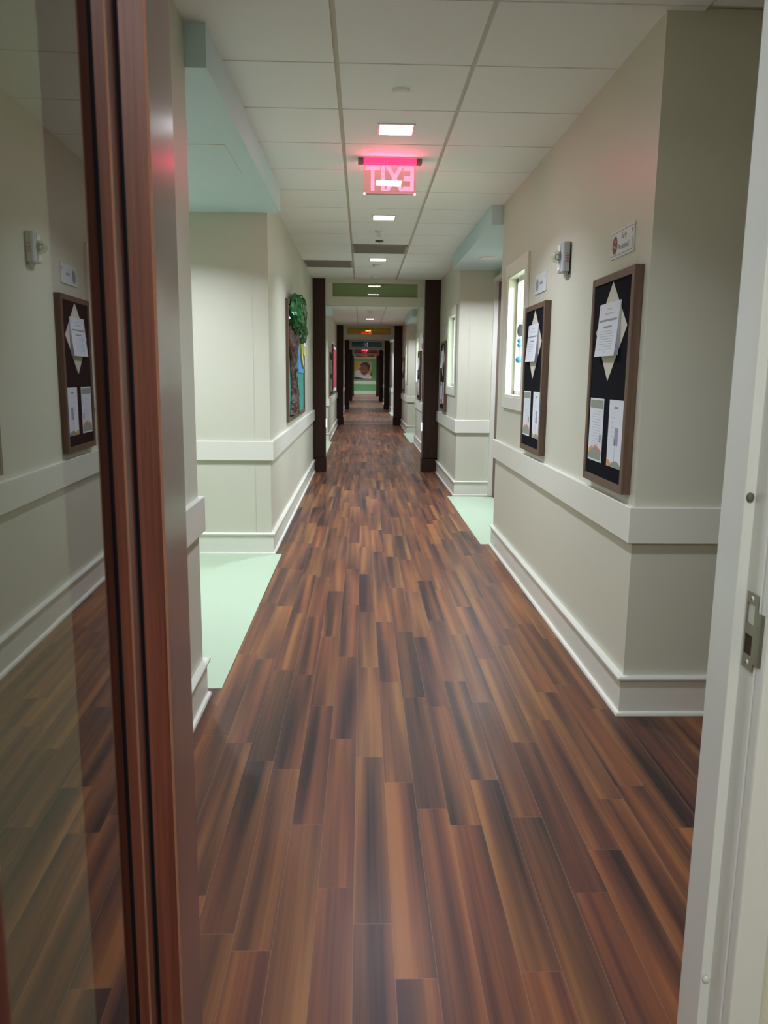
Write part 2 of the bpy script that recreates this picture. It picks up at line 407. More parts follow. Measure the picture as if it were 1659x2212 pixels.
def classroom(x0, x1, y0, y1, watts):
    b = MB(); t = 0.05
    b.box((x1, y0, 0), (x1+t, y1, ZC), M['room_wall'])
    b.box((x0, y0-0.005, 0), (x1, y0+0.02, ZC), M['room_wall']); b.box((x0, y1-0.02, 0), (x1, y1+0.005, ZC), M['room_wall'])
    b.box((x0, y0, ZC-0.02), (x1, y1, ZC), M['room_wall'])
    struct(b.build('wall_classroom'))
    b = MB(); b.box((x0, y0, -0.02), (x1, y1, 0.003), M['far_floor']); struct(b.build('floor'))
    cx, cy = (x0+x1)/2, (y0+y1)/2
    o = thing('panel_light', 'white panel light on the classroom ceiling seen through the corridor window', 'ceiling light', (cx, cy, ZC-0.06), 'classroom panel lights')
    b = MB(); b.box((cx-0.32, cy-0.62, ZC-0.06), (cx+0.32, cy+0.62, ZC-0.02), M['light_trim']); b.build('housing', o)
    b = MB(); b.box((cx-0.29, cy-0.59, ZC-0.063), (cx+0.29, cy+0.59, ZC-0.06), M['room_lamp']); b.build('diffuser', o)
    area_light('panel_lamp', (0, 0, -0.012), 0.55, watts, ROOM_C, 175, o, 1.15)

def wood_door(x, y0, y1, zt, face):
    """door in an alcove's outer wall; face=-1 looks to -x"""
    DOOR_N[0] += 1
    r = bpy.data.objects.new('door_%d' % DOOR_N[0], None); COL.objects.link(r); r.location = (x, (y0+y1)/2, 0); struct(r)
    f = 0.055; d = face*(0.062 if face < 0 else 0.03)
    b = MB()
    b.box((x+d, y0-f, 0.003), (x-face*0.02, y0, zt+f), M['trim']); b.box((x+d, y1, 0.003), (x-face*0.02, y1+f, zt+f), M['trim'])
    b.box((x+d, y0, zt), (x-face*0.02, y1, zt+f), M['trim']); b.build('door_frame', r, bevel=0.003)
    b = MB(); b.box((x+face*0.012, y0+0.003, 0.008), (x-face*0.02, y1-0.003, zt-0.003), M['mahogany']); b.build('door_leaf', r)
    b = MB(); hy = y0+0.07
    b.lathe([(0.026, 0), (0.026, 0.012), (0.01, 0.014), (0.01, 0.05)], M['steel'], lambda p, q, h: (x+face*(0.012+h), hy+p, 1.02+q))
    b.tube([(x+face*0.058, hy, 1.02), (x+face*0.058, hy+0.11, 1.02)], 0.009, M['steel']); b.build('door_handle', r)

# ------------------------------------------------------------------ lamps
N_L = [0]
def corridor_light(y, label, watts=CORRIDOR_W, x=0.178):
    o = thing('ceiling_light', label, 'ceiling light', (x, y, ZC), 'square recessed corridor lights')
    s = 0.09
    b = MB()
    for a, c in (((x-s-0.012, y-s-0.012, ZC-0.006), (x+s+0.012, y-s, ZC)), ((x-s-0.012, y+s, ZC-0.006), (x+s+0.012, y+s+0.012, ZC)),
                 ((x-s-0.012, y-s, ZC-0.006), (x-s, y+s, ZC)), ((x+s, y-s, ZC-0.006), (x+s+0.012, y+s, ZC))): b.box(a, c, M['light_trim'])
    b.build('trim_ring', o)
    b = MB(); b.box((x-s, y-s, ZC-0.004), (x+s, y+s, ZC), M['lamp']); b.build('diffuser', o)
    area_light('corridor_lamp', (0, 0, -0.009), 0.16, watts, CORRIDOR_C, 122, o)

def alcove_light(x, y, z, label, watts=ALCOVE_W):
    o = thing('alcove_downlight', label, 'ceiling light', (x, y, z), 'downlights in the mint alcove ceilings')
    b = MB(); b.lathe([(0.07, 0.0), (0.095, 0.0), (0.095, -0.006), (0.07, -0.008)], M['light_trim'], lambda p, q, h: (x+p, y+q, z+h)); b.build('trim_ring', o)
    b = MB(); b.lathe([(0.0005, -0.002), (0.07, -0.002), (0.07, -0.005), (0.0005, -0.005)], M['lamp'], lambda p, q, h: (x+p, y+q, z+h)); b.build('diffuser', o)
    area_light('alcove_lamp', (0, 0, -0.012), 0.13, watts, ALCOVE_C, 142, o)

# ------------------------------------------------------------------ corridor sections
def left_alcove(y0, y1, label, watts=ALCOVE_W):
    wall_box('wall_left', (-2.12, y0-TH, 0), (XL-TH+0.001, y0, ZC+0.01))
    wall_box('wall_left', (-2.12, y1, 0), (XL-TH+0.001, y1+TH, ZC+0.01))
    wall_box('wall_left', (-2.12, y0, 0), (-2.0, y1, ZC+0.01))
    b = MB(); b.box((-2.0, y0+0.005, 2.585), (-0.612, y1-0.003, ZC+0.005), M['mint'])
    c = struct(b.build('ceiling'))
    b = MB(); ym = y0+1.05
    # access hatch lines in the mint ceiling
    b.box((-1.35, ym, 2.5835), (-0.72, ym+0.004, 2.586), M['tbar']); b.box((-0.724, ym, 2.5835), (-0.72, ym+0.62, 2.586), M['tbar'])
    b.build('access_hatch', c)
    green_floor(-2.0, -0.632, y0+0.09, y1-0.01)
    wood_door(-2.0, y0+0.9, y0+1.85, 2.40, 1)
    alcove_light(-1.42, y1-1.05, 2.585, label, watts)

def right_alcove(y0, y1, label, watts=ALCOVE_W):
    xo = 1.56
    wall_box('wall_right', (XR+TH-0.001, y0-TH, 0), (xo+TH, y0, ZC+0.01))
    wall_box('wall_right', (XR+TH-0.001, y1, 0), (xo+TH, y1+TH, ZC+0.01))
    wall_box('wall_right', (xo, y0, 0), (xo+TH, y1, ZC+0.01))
    b = MB(); b.box((1.018, y0+0.02, 2.60), (xo, y1-0.003, ZC+0.005), M['mint']); struct(b.build('ceiling'))
    green_floor(1.016, xo, y0+0.03, y1-0.08)
    wood_door(xo, y1-1.05, y1-0.06, 2.46, -1)
    alcove_light(1.28, y1-0.95, 2.60, label, watts)

# section in front of the first portal
YA, YB = 3.32, 6.13              # left alcove
YC, YD = 6.50, 9.27              # right alcove
struct(wall_box('wall_left', (XL-TH+0.015, 1.15, 0), (XL+0.015, YA, ZC+0.01)))
left_alcove(YA, YB, 'downlight in the mint ceiling of the nearest left alcove')
wall_box('wall_left', (XL-TH, YB, 0), (XL, PORT[0]+0.02, ZC+0.01))
YR = 3.135                       # wall facing the camera on the right
wall_with_hole('wall_right', XR, XR+TH, YR, YC, (5.50, 6.13, 1.262, 2.15))
wall_box('wall_right', (XR+TH, YR, 0), (2.9, YR+TH, ZC+0.01))
right_alcove(YC, YD, 'downlight in the mint ceiling of the nearest right alcove')
wall_with_hole('wall_right', XR, XR+TH, YD, PORT[0]+0.02, (9.55, 10.32, 1.262, 2.15))
wall_box('wall_right', (2.9, 1.15, 0), (3.02, YR+TH, ZC+0.01))
skirt('left', [(XL+0.015, 1.32), (XL+0.015, YA), (-2.0, YA)], -1)
skirt('left', [(-2.0, YB), (XL, YB), (XL, PORT[0])], -1)
skirt('right', [(2.9, YR), (XR, YR), (XR, YC), (1.56, YC)], 1)
skirt('right', [(1.50, YD), (XR, YD), (XR, PORT[0])], 1)
make_window(5.50, 6.13, 1.262, 2.15); classroom(XR+TH, 3.4, YR+TH, YC-TH, ROOM_W)
make_window(9.55, 10.32, 1.262, 2.15); classroom(XR+TH+0.001, 3.0, YD+TH, PORT[0]+0.2, ROOM_W*0.6)

# sections beyond the portals
nice = ['beyond the green transom', 'beyond the yellow transom', 'beyond the blue transom', 'beyond the rose transom', 'before the green end wall']
SECT = []
for i, yp in enumerate(PORT):
    ya = yp + PD - 0.02
    yb = (PORT[i+1] + 0.02) if i+1 < len(PORT) else Y_END
    if i < 4:
        la, lb = yp+2.55, yp+5.1
        ra, rb = yp+5.05, yp+7.85
        wall_box('wall_left', (XL-TH, ya, 0), (XL, la, ZC+0.01)); wall_box('wall_left', (XL-TH, lb, 0), (XL, yb, ZC+0.01))
        left_alcove(la, lb, 'downlight in the left alcove '+nice[i], ALCOVE_W*0.8)
        skirt('left', [(XL, ya), (XL, la), (-2.0, la)], -1); skirt('left', [(-2.0, lb), (XL, lb), (XL, yb-0.02)], -1)
        if i == 0:
            wall_with_hole('wall_right', XR, XR+TH, ya, ra, (15.70, 16.38, 1.262, 2.15)); make_window(15.70, 16.38, 1.262, 2.15)
            classroom(XR+TH+0.002, 3.0, ya+0.3, ra-TH, ROOM_W*0.8)
            wall_with_hole('wall_right', XR, XR+TH, rb, yb, (19.75, 20.35, 1.262, 2.15)); make_window(19.75, 20.35, 1.262, 2.15)
            classroom(XR+TH+0.003, 3.0, rb+TH, yb-0.2, ROOM_W*0.5)
        else:
            wall_box('wall_right', (XR, ya, 0), (XR+TH, ra, ZC+0.01)); wall_box('wall_right', (XR, rb, 0), (XR+TH, yb, ZC+0.01))
        right_alcove(ra, rb, 'downlight in the right alcove '+nice[i], ALCOVE_W*0.8)
        skirt('right', [(XR, ya), (XR, ra), (1.56, ra)], 1); skirt('right', [(1.50, rb), (XR, rb), (XR, yb-0.02)], 1)
    else:
        wall_box('wall_left', (XL-TH, ya, 0), (XL, yb, ZC+0.01)); wall_box('wall_right', (XR, ya, 0), (XR+TH, yb, ZC+0.01))
        skirt('left', [(XL, ya), (XL, yb)], -1); skirt('right', [(XR, ya), (XR, yb)], 1)
wall_box('wall_end', (-1.2, Y_END, 0), (1.6, Y_END+0.1, ZC+0.05), M['end_green'])
path_profile('baseboard_end', [(1.113, Y_END), (-0.71, Y_END)], [(0, 0), (0.02, 0), (0.02, 0.25), (0, 0.25)], 1, M['trim'])
path_profile('trim_end', [(1.113, Y_END), (-0.71, Y_END)], [(0, 0.72), (0.024, 0.72), (0.024, 0.93), (0, 0.93)], 1, M['trim'])

# the doorway the picture is taken through, and the lobby behind it
JX = 0.62
wall_box('wall_front', (-1.32, 1.155, 0), (-0.36, 1.285, ZC+0.01)); wall_box('wall_front', (0.655, 1.155, 0), (2.9, 1.285, ZC+0.01))
wall_box('wall_front', (-0.36, 1.155, 2.5), (0.655, 1.285, ZC+0.01))
wall_box('wall_lobby', (-1.32, -2.1, 0), (-1.2, 1.155, ZC+0.01)); wall_box('wall_lobby', (2.0, -2.1, 0), (2.12, 1.155, ZC+0.01))
wall_box('wall_lobby', (-1.2, -2.1, 0), (2.0, -2.0, ZC+0.01))
LX, LY, LS = -0.30, -0.95, 0.75
area = thing('lobby_light', 'large ceiling light of the lobby behind the viewer', 'ceiling light', (LX, LY, ZC))
b = MB(); b.box((LX-LS-0.03, LY-LS-0.03, ZC-0.03), (LX+LS+0.03, LY+LS+0.03, ZC), M['light_trim']); b.build('housing', area)
b = MB(); b.box((LX-LS, LY-LS, ZC-0.034), (LX+LS, LY+LS, ZC-0.03), M['room_lamp']); b.build('diffuser', area)
area_light('lobby_lamp', (0, 0, -0.045), 2*LS, LOBBY_W, (0.95, 1.0, 1.0), 180, area)

# ------------------------------------------------------------------ portals
def portal(y, pane, pane_label, label, plinth=True):
    o = thing('cased_opening', label, 'door frame', ((XL+XR)/2, y, 0))
    for sx, (xa, xb) in ((-1, (XL-0.03, -0.535)), (1, (0.893, XR+0.03))):
        b = MB(); b.box((xa, y, 0.2), (xb, y+PD, ZC), M['espresso']); p = b.build('post', o, bevel=0.004)
        b = MB(); b.box((xa-0.012, y-0.012, 0), (xb+0.012, y+PD+0.012, 0.19), M['espresso'])
        b.box((xa-0.004, y-0.004, 0.19), (xb+0.004, y+PD+0.004, 0.2), M['felt'])
        b.build('plinth', o, bevel=0.004)
    yh0, yh1 = y+0.05, y+0.19; z0, z1, zb = 2.505, 2.69, 2.385; xa, xb = -0.43, 0.785; xl, xr_ = -0.535, 0.893
    b = MB()
    b.box((xl, yh0, zb), (xr_, yh1, z0), M['wall']); b.box((xl, yh0, z1), (xr_, yh1, ZC+0.005), M['wall'])
    b.box((xl, yh0, z0), (xa, yh1, z1), M['wall']); b.box((xb, yh0, z0), (xr_, yh1, z1), M['wall'])
    b.build('header', o, bevel=0.002)
    xm = 0.205; ym = (yh0+yh1)/2
    for x0, x1 in ((xa, xm-0.003), (xm+0.003, xb)):
        b = MB(); b.box((x0, ym-0.004, z0), (x1, ym+0.004, z1), pane); p = b.build('transom_pane', o); p['label'] = pane_label
    return o
PT = [('t_green', 'green'), ('t_yellow', 'yellow'), ('t_blue', 'blue'), ('t_red', 'rose')]
where = ['nearest dark wood opening across the corridor, with green glass transom', 'second dark wood opening along the corridor, with yellow glass transom',
         'third dark wood opening, small in the distance, with blue glass transom', 'fourth dark wood opening, far off, with rose red glass transom',
         'farthest dark wood opening, just before the green end wall']
for i, yp in enumerate(PORT):
    k, nm = PT[min(i, 3)]
    portal(yp, M[k], nm+' glass pane', where[i])
def bright_plate(x, y, z, sx, label):  # white plate with a small emissive front on the post's inner face
    o = thing('bright_plate', label, 'night light', (x, y, z), 'bright plates on the first opening')
    b = MB(); b.box((x+sx*0.001, y-0.02, z-0.07), (x+sx*0.012, y+0.05, z+0.07), M['light_trim']); b.build('plate', o, bevel=0.003)
    b = MB(); b.box((x+sx*0.004, y-0.022, z-0.06), (x+sx*0.016, y+0.04, z+0.06), M['plate_glow']); b.build('lens', o, bevel=0.003)
bright_plate(-0.535, PORT[0]+0.12, 0.70, 1, 'small bright white plate on the left dark post of the nearest opening')
bright_plate(0.893, PORT[0]+0.12, 0.66, -1, 'small bright white plate on the right dark post of the nearest opening')
b = MB(); b.box((-0.54, 23.0, 0), (0.90, 23.06, 0.006), M['alu']); struct(b.build('trim_threshold'))

# ------------------------------------------------------------------ corridor lamps
corridor_light(2.18, 'square recessed ceiling light of the corridor nearest the doorway, above the view', 17.0)
corridor_light(4.62, 'bright square recessed ceiling light just in front of the exit sign')
corridor_light(7.09, 'bright square recessed ceiling light just behind the exit sign')
corridor_light(9.62, 'small square recessed ceiling light close before the green transom')
corridor_light(12.45, 'square ceiling light showing through the green glass transom')
corridor_light(15.2, 'square ceiling light hidden above the opening, second beyond the green transom')
corridor_light(19.75, 'tiny square ceiling light seen under the green transom header')
for y, l in ((25.0, 'first ceiling light beyond the yellow transom'), (28.6, 'second ceiling light beyond the yellow transom'), (35.0, 'first ceiling light beyond the blue transom'),
             (38.4, 'second ceiling light beyond the blue transom'), (45.2, 'first ceiling light beyond the rose transom'), (48.4, 'second ceiling light beyond the rose transom'),
             (53.4, 'ceiling light close before the green end wall')):
    corridor_light(y, l, CORRIDOR_W*(3.4 if y > 50 else 1.25))

# ------------------------------------------------------------------ exit signs
def exit_sign(y, x0, label, far=False):
    z1 = ZC-0.035; z0 = z1-0.172; w = 0.33; xa = x0-w/2; xb = x0+w/2
    o = thing('exit_sign', label, 'exit sign', (x0, y, ZC), 'red exit signs')
    b = MB(); b.box((x0-0.2, y-0.028, ZC-0.03), (x0-0.165, y+0.028, ZC), M['exit_bar']); b.box((x0+0.165, y-0.028, ZC-0.03), (x0+0.2, y+0.028, ZC), M['exit_bar'])
    b.box((x0-0.165, y-0.028, ZC-0.03), (x0+0.165, y+0.028, ZC), M['exit_glow']); b.build('canopy', o, bevel=0.003)
    b = MB(); b.box((xa, y-0.003, z0), (xb, y+0.003, z1+0.006), M['exit_panel']); p = b.build('acrylic_panel', o)
    b = MB(); b.box((xa+0.012, y-0.004, z0-0.004), (xb-0.012, y+0.004, z0), M['exit_bar']); b.build('edge_strip', p)
    for q in (xa, xb-0.012):
        b = MB(); b.box((q, y-0.005, z0-0.006), (q+0.012, y+0.005, z0+0.006), M['exit_corner']); b.build('corner_cap', p)
    b = MB()
    # lettering faces the far end of the corridor, so it reads mirrored from this side
    text_mesh(b, 'EXIT', 0.205, M['exit_letter'] if not far else M['exit_far'], lambda p_, q, h: (x0+0.003-p_, y+0.0045+h, (z0+z1)/2-0.001+q), bold=0.005, xs=0.74)
    b.build('lettering', p)
    return o
exit_sign(5.235, 0.166, 'glowing red exit sign hanging from the ceiling, its letters mirrored')
exit_sign(25.6, 0.13, 'distant red exit sign glowing through the yellow transom', True)
exit_sign(39.6, 0.12, 'tiny red exit sign below the blue transom', True)
exit_sign(50.3, 0.10, 'tiniest red exit sign, far off above the child portrait', True)
ld = bpy.data.lights.new('exit_glow', 'AREA'); ld.energy = 1.5; ld.color = (1, 0.05, 0.16); ld.shape = 'RECTANGLE'; ld.size = 0.3; ld.size_y = 0.03
for s in (1, -1):
    lo = bpy.data.objects.new('exit_glow', ld); COL.objects.link(lo); lo.location = (0.166, 5.235+s*0.045, ZC-0.05)
    lo.rotation_euler = (math.radians(s*75), 0, 0)

# ------------------------------------------------------------------ small ceiling things
def disc(name, x, y, r, h, label, cat, mt, led=False, group=None):
    o = thing(name, label, cat, (x, y, ZC), group)
    b = MB(); b.lathe([(r, 0), (r, -h*0.5), (r*0.85, -h), (0.0005, -h)], mt, lambda p, q, z: (x+p, y+q, ZC+z)); b.build('cover_plate', o)
    if led:
        b = MB(); b.lathe([(0.006, 0), (0.006, -0.004), (0.0005, -0.005)], M['red_led'], lambda p, q, z: (x+p, y-r*0.7+q, ZC-h*0.8+z), 12); b.build('indicator_lamp', o)
    return o
disc('sprinkler_cover', 0.175, 4.015, 0.042, 0.012, 'round flat sprinkler cover on the ceiling nearest the viewer', 'sprinkler', M['tile'])
disc('smoke_detector', 0.175, 10.05, 0.055, 0.035, 'round smoke detector with red light before the green transom', 'smoke detector', M['light_trim'], True)
disc('smoke_detector', 0.16, 17.3, 0.06, 0.04, 'round smoke detector with red light beyond the green transom', 'smoke detector', M['light_trim'], True)
disc('smoke_detector', 0.16, 11.2, 0.05, 0.03, 'round detector plate right above the green transom', 'smoke detector', M['light_trim'])
def sprinkler(x, y, label):
    o = thing('fire_sprinkler', label, 'sprinkler', (x, y, ZC), 'sprinkler heads behind the exit sign')
    b = MB(); b.lathe([(0.04, 0), (0.04, -0.006), (0.014, -0.012), (0.012, -0.03), (0.0005, -0.03)], M['light_trim'], lambda p, q, z: (x+p, y+q, ZC+z)); b.build('escutcheon', o)
    b = MB(); b.lathe([(0.0005, -0.046), (0.024, -0.046), (0.024, -0.049), (0.0005, -0.049)], M['alu'], lambda p, q, z: (x+p, y+q, ZC+z))
    b.tube([(x-0.01, y, ZC-0.03), (x-0.014, y, ZC-0.04), (x, y, ZC-0.047)], 0.002, M['alu']); b.tube([(x+0.01, y, ZC-0.03), (x+0.014, y, ZC-0.04), (x, y, ZC-0.047)], 0.002, M['alu'])
    b.build('deflector', o)
sprinkler(0.15, 7.75, 'small sprinkler head just behind the second ceiling light')
disc('sprinkler_cover', 0.165, 8.30, 0.042, 0.012, 'round flat sprinkler cover just before the dark ceiling vent', 'sprinkler', M['vent_dark'])
def vent(xa, xb, ya, yb, label):
    o = thing('ceiling_vent', label, 'vent', ((xa+xb)/2, (ya+yb)/2, ZC), 'return air vents in the ceiling')
    b = MB(); f = 0.025
    for a, c in (((xa, ya, ZC-0.004), (xb, ya+f, ZC+0.012)), ((xa, yb-f, ZC-0.004), (xb, yb, ZC+0.012)), ((xa, ya, ZC-0.004), (xa+f, yb, ZC+0.012)), ((xb-f, ya, ZC-0.004), (xb, yb, ZC+0.012))): b.box(a, c, M['vent'])
    b.build('frame', o)
    b = MB(); b.box((xa+f, ya+f, ZC+0.006), (xb-f, yb-f, ZC+0.012), M['vent_dark'])
    n = 22
    for i in range(n):
        y = ya+f+(yb-ya-2*f)*(i+0.5)/n; b.box((xa+f, y-0.006, ZC), (xb-f, y+0.004, ZC+0.004), M['vent'])
    b.build('grille', o)
vent(-0.107, 0.466, 8.546, 9.139, 'grey return air vent in the middle column of ceiling tiles')
vent(XL, -0.131, 9.756, 10.349, 'grey return air vent at the left edge of the ceiling by the nearest opening')

# ------------------------------------------------------------------ notice boards on the right wall
PX = XR-0.033                     # felt surface
def notice_board(y0, label):
    y1 = y0+0.575; z0, z1 = 0.938, 1.86; f = 0.034; xf = XR-0.040
    o = thing('notice_board', label, 'notice board', (XR, (y0+y1)/2, z0), 'black felt notice boards')
    b = MB()
    for a, c in (((xf, y0, z0), (XR, y0+f, z1)), ((xf, y1-f, z0), (XR, y1, z1)), ((xf, y0+f, z0), (XR, y1-f, z0+f)), ((xf, y0+f, z1-f), (XR, y1-f, z1))): b.box(a, c, M['frame_wood'])
    b.build('frame', o, bevel=0.003)
    b = MB(); b.box((PX, y0+f, z0+f), (XR, y1-f, z1-f), M['felt']); b.build('felt_panel', o)
    return o
def board_papers(dy, which):
    """papers as on the nearest board, moved by dy along the wall"""
    X = lambda d: PX-d
    P = lambda d: (lambda u, v, h: (PX-d-h, u+dy, v))
    # cream diamond
    b = MB(); c = 3.477
    pts = [(c, 1.823), (3.69, 1.617), (c+0.005, 1.40), (3.262, 1.628)]
    b.prism(pts, 0.0, 0.0012, M['cream_paper'], P(0.0005))
    tag(b.build('paper_diamond', origin=(PX, c+dy, 1.6)), 'cream paper diamond pinned to the '+which+' board, behind the packet', 'paper', 'cream diamonds on the boards')
    # stapled packet
    o = thing('paper_packet', 'white stapled paper packet on the cream diamond of the '+which+' board', 'paper', (PX, 3.49+dy, 1.51), 'stapled packets on the boards')
    ya, yb, z0, z1 = 3.35, 3.632, 1.508, 1.735
    for i in range(4):
        t = 0.003+0.0035*i
        b = MB()
        vs = []; n = 8
        for j in range(n+1):
            q = j/n; z = z1+(z0-z1)*q; bulge = 0.002+t*(0.25+0.75*q)+0.006*q*q*(i/3)
            ws = 0.004*(3-i)
            vs += [(X(bulge), ya+dy-ws*0.3, z+ws*0.2), (X(bulge), yb+dy-0.0*ws, z+ws*0.2)]
        fs = [(2*j, 2*j+1, 2*j+3, 2*j+2) for j in range(n)]
        b.add(vs, fs, M['paper'])
        sh = b.build('sheet', o); so = sh.modifiers.new('thickness', 'SOLIDIFY'); so.thickness = 0.0008
        if i == 3:
            b = MB()
            def strip(y0, y1, za, zb, mt):
                def xx(z):
                    q = (z1-z)/(z1-z0); return X(0.002+t*(0.25+0.75*q)+0.006*q*q+0.0009)
                b.add([(xx(za), y0+dy, za), (xx(za), y1+dy, za), (xx(zb), y1+dy, zb), (xx(zb), y0+dy, zb)], [(0, 1, 2, 3)], mt)
            strip(3.445, 3.53, 1.712, 1.708, M['ink']); strip(3.43, 3.55, 1.694, 1.688, M['ink'])
            strip(3.37, 3.62, 1.667, 1.658, M['ink_dark']); strip(3.43, 3.55, 1.638, 1.630, M['olive'])
            for r_ in range(8):
                zz = 1.617-0.011*r_; strip(3.40+random.random()*0.01, 3.60-random.random()*0.04, zz, zz-0.003, M['ink'])
            strip(3.374, 3.378, 1.728, 1.706, M['ink_dark']); strip(3.606, 3.61, 1.722, 1.700, M['ink_dark'])
            strip(3.488, 3.491, 1.532, 1.522, M['ink_dark']); strip(3.496, 3.499, 1.532, 1.522, M['ink_dark'])
            b.build('printing', sh)
    # two flyers
    for k, (ya, yb) in enumerate(((3.508, 3.715), (3.236, 3.428))):
        z0, z1 = 1.035, 1.322
        o = thing('flyer', ('left' if k == 0 else 'right')+' white printed flyer at the bottom of the '+which+' board', 'paper', (PX, (ya+yb)/2+dy, z0), 'flyers on the boards')
        b = MB(); b.prism([(ya, z0), (yb, z0), (yb, z1), (ya, z1)], 0.0, 0.001, M['paper'], P(0.001)); s_ = b.build('sheet', o)
        b = MB()
        def R(y0, y1, za, zb, mt): b.prism([(y0, za), (y1, za), (y1, zb), (y0, zb)], 0, 0.0003, mt, P(0.0021))
        w = yb-ya
        if k == 0:
            R(ya+0.008, yb-0.008, 1.277, 1.314, M['olive'])
            for q in range(13): R(ya+0.03+random.random()*0.01, yb-0.03-random.random()*0.03, 1.262-q*0.0125, 1.264-q*0.0125, M['ink'])
            R(ya+0.02, ya+0.045, 1.125, 1.16, M['olive'])
            n = 12; arc = [(ya+0.008+(w-0.016)*i/n, 1.068+0.028*math.sin(math.pi*(i/n))) for i in range(n+1)]
            b.prism([(ya+0.008, 1.044), (yb-0.008, 1.044)] + arc[::-1], 0, 0.0003, M['olive'], P(0.0024))
            arc2 = [(ya+0.008+(w-0.016)*i/n, 1.076+0.032*math.sin(math.pi*(0.1+0.8*i/n))) for i in range(n+1)]
            b.prism([(ya+0.008, 1.06), (ya+w*0.6, 1.06)] + [p for p in arc2[::-1] if p[0] <= ya+w*0.6+0.001], 0, 0.0003, M['rose'], P(0.0021))
            b.prism([(ya+w*0.6, 1.06), (yb-0.008, 1.06), (yb-0.008, 1.09)] + [p for p in arc2[::-1] if p[0] >= ya+w*0.6-0.001], 0, 0.0003, M['orange'], P(0.0021))
        else:
            R(ya+0.07, yb-0.07, 1.285, 1.294, M['ink_dark'])
            R(ya+0.055, ya+0.10, 1.13, 1.205, M['lilac']); R(ya+0.09, ya+0.094, 1.06, 1.13, M['ink']); R(ya+0.095, ya+0.11, 1.13, 1.16, M['ink'])
            for q in range(6): R(yb-0.08, yb-0.03-random.random()*0.02, 1.265-q*0.02, 1.267-q*0.02, M['ink'])
            n = 12; arc = [(ya+w*0.82*i/n, 1.035+0.03*math.sin(math.pi*(0.12+0.88*i/n))) for i in range(n+1)]
            b.prism([(ya, 1.0352), (ya+w*0.82, 1.0352)] + arc[::-1], 0, 0.0003, M['olive'], P(0.0024))
            b.prism([(yb-0.055, 1.0355), (yb, 1.0355), (yb, 1.062), (yb-0.03, 1.064), (yb-0.06, 1.05)], 0, 0.0003, M['orange'], P(0.0022))
        b.build('printing', s_)
for y0, which in ((3.195, 'nearest'), (4.745, 'second'), (10.42, 'third'), (14.95, 'fourth'), (20.75, 'fifth')):
    notice_board(y0, {'nearest': 'large brown framed black notice board nearest the viewer on the right wall', 'second': 'brown framed black notice board beside the lit window on the right wall',
        'third': 'brown framed black notice board right before the nearest dark wood opening', 'fourth': 'black notice board beyond the green transom, left of a lit window',
        'fifth': 'farthest black notice board on the right wall before the yellow transom'}[which])
    board_papers(y0-3.195, which)

# ------------------------------------------------------------------ room name signs
def room_sign(y0, lines, which, border=True, size=0.034):
    y1 = y0+0.305; z0, z1 = 1.931, 2.048; yc = (y0+y1)/2
    o = thing('room_sign', which, 'sign', (XR, yc, z0), 'white room name signs')
    P = lambda d: (lambda u, v, h: (XR-d-h, u, v))
    b = MB(); b.box((XR-0.006, y0, z0), (XR, y1, z1), M['sign']); pl = b.build('plate', o, bevel=0.001)
    b = MB()
    if border:
        t = 0.0022; i = 0.010
        for a, c in (((y0+i, z0+i), (y1-i, z0+i+t)), ((y0+i, z1-i-t), (y1-i, z1-i)), ((y0+i, z0+i), (y0+i+t, z1-i)), ((y1-i-t, z0+i), (y1-i, z1-i))):
            b.box((XR-0.0064, a[0], a[1]), (XR-0.006, c[0], c[1]), M['maroon'])
    # round picture on the far end, small mark in the near upper corner
    cy, cz = y1-0.062, z0+0.055
    ring = lambda r1, r2, mt, d: b.prism([(cy+r1*math.cos(t*math.pi/12), cz+r2*math.sin(t*math.pi/12)) for t in range(24)], 0, 0.0003, mt, P(d))
    ring(0.036, 0.040, M['olive'], 0.006); ring(0.031, 0.034, M['brown_print'] if border else M['ink_dark'], 0.0064)
    if border:
        b.prism([(cy-0.022, cz-0.018), (cy+0.02, cz-0.006), (cy+0.018, cz+0.004), (cy-0.02, cz-0.008)], 0, 0.0003, M['orange'], P(0.0068))
        b.prism([(cy-0.006, cz+0.004), (cy+0.016, cz+0.012), (cy+0.01, cz+0.026), (cy-0.008, cz+0.02)], 0, 0.0003, M['maroon'], P(0.0068))
        b.prism([(cy-0.018, cz+0.012), (cy-0.008, cz+0.01), (cy-0.01, cz+0.024)], 0, 0.0003, M['cream_paper'], P(0.0068))
    b.prism([(y0+0.016, z1-0.018), (y0+0.03, z1-0.024), (y0+0.026, z1-0.045), (y0+0.018, z1-0.036)], 0, 0.0003, M['lilac'], P(0.0062))
    b.build('picture', pl)
    b = MB(); n = len(lines)
    for i, tx in enumerate(lines):
        zz = (z0+z1)/2+0.002+(n-1)*0.021-i*0.042
        text_mesh(b, tx, size, M['sign_text'], lambda p, q, h, zz=zz: (XR-0.0065-h, yc-0.028-p, zz+q), 0.0002)
    if lines: b.build('lettering', pl)
room_sign(3.335, ['Early', 'Preschool'], 'white sign reading Early Preschool above the nearest notice board')
room_sign(4.895, ['Infant'], 'small white sign reading Infant above the second notice board', False)
room_sign(10.55, [], 'tiny white sign above the third notice board by the dark opening', False)
room_sign(15.05, [], 'tiny white sign above the notice board beyond the green transom', False)

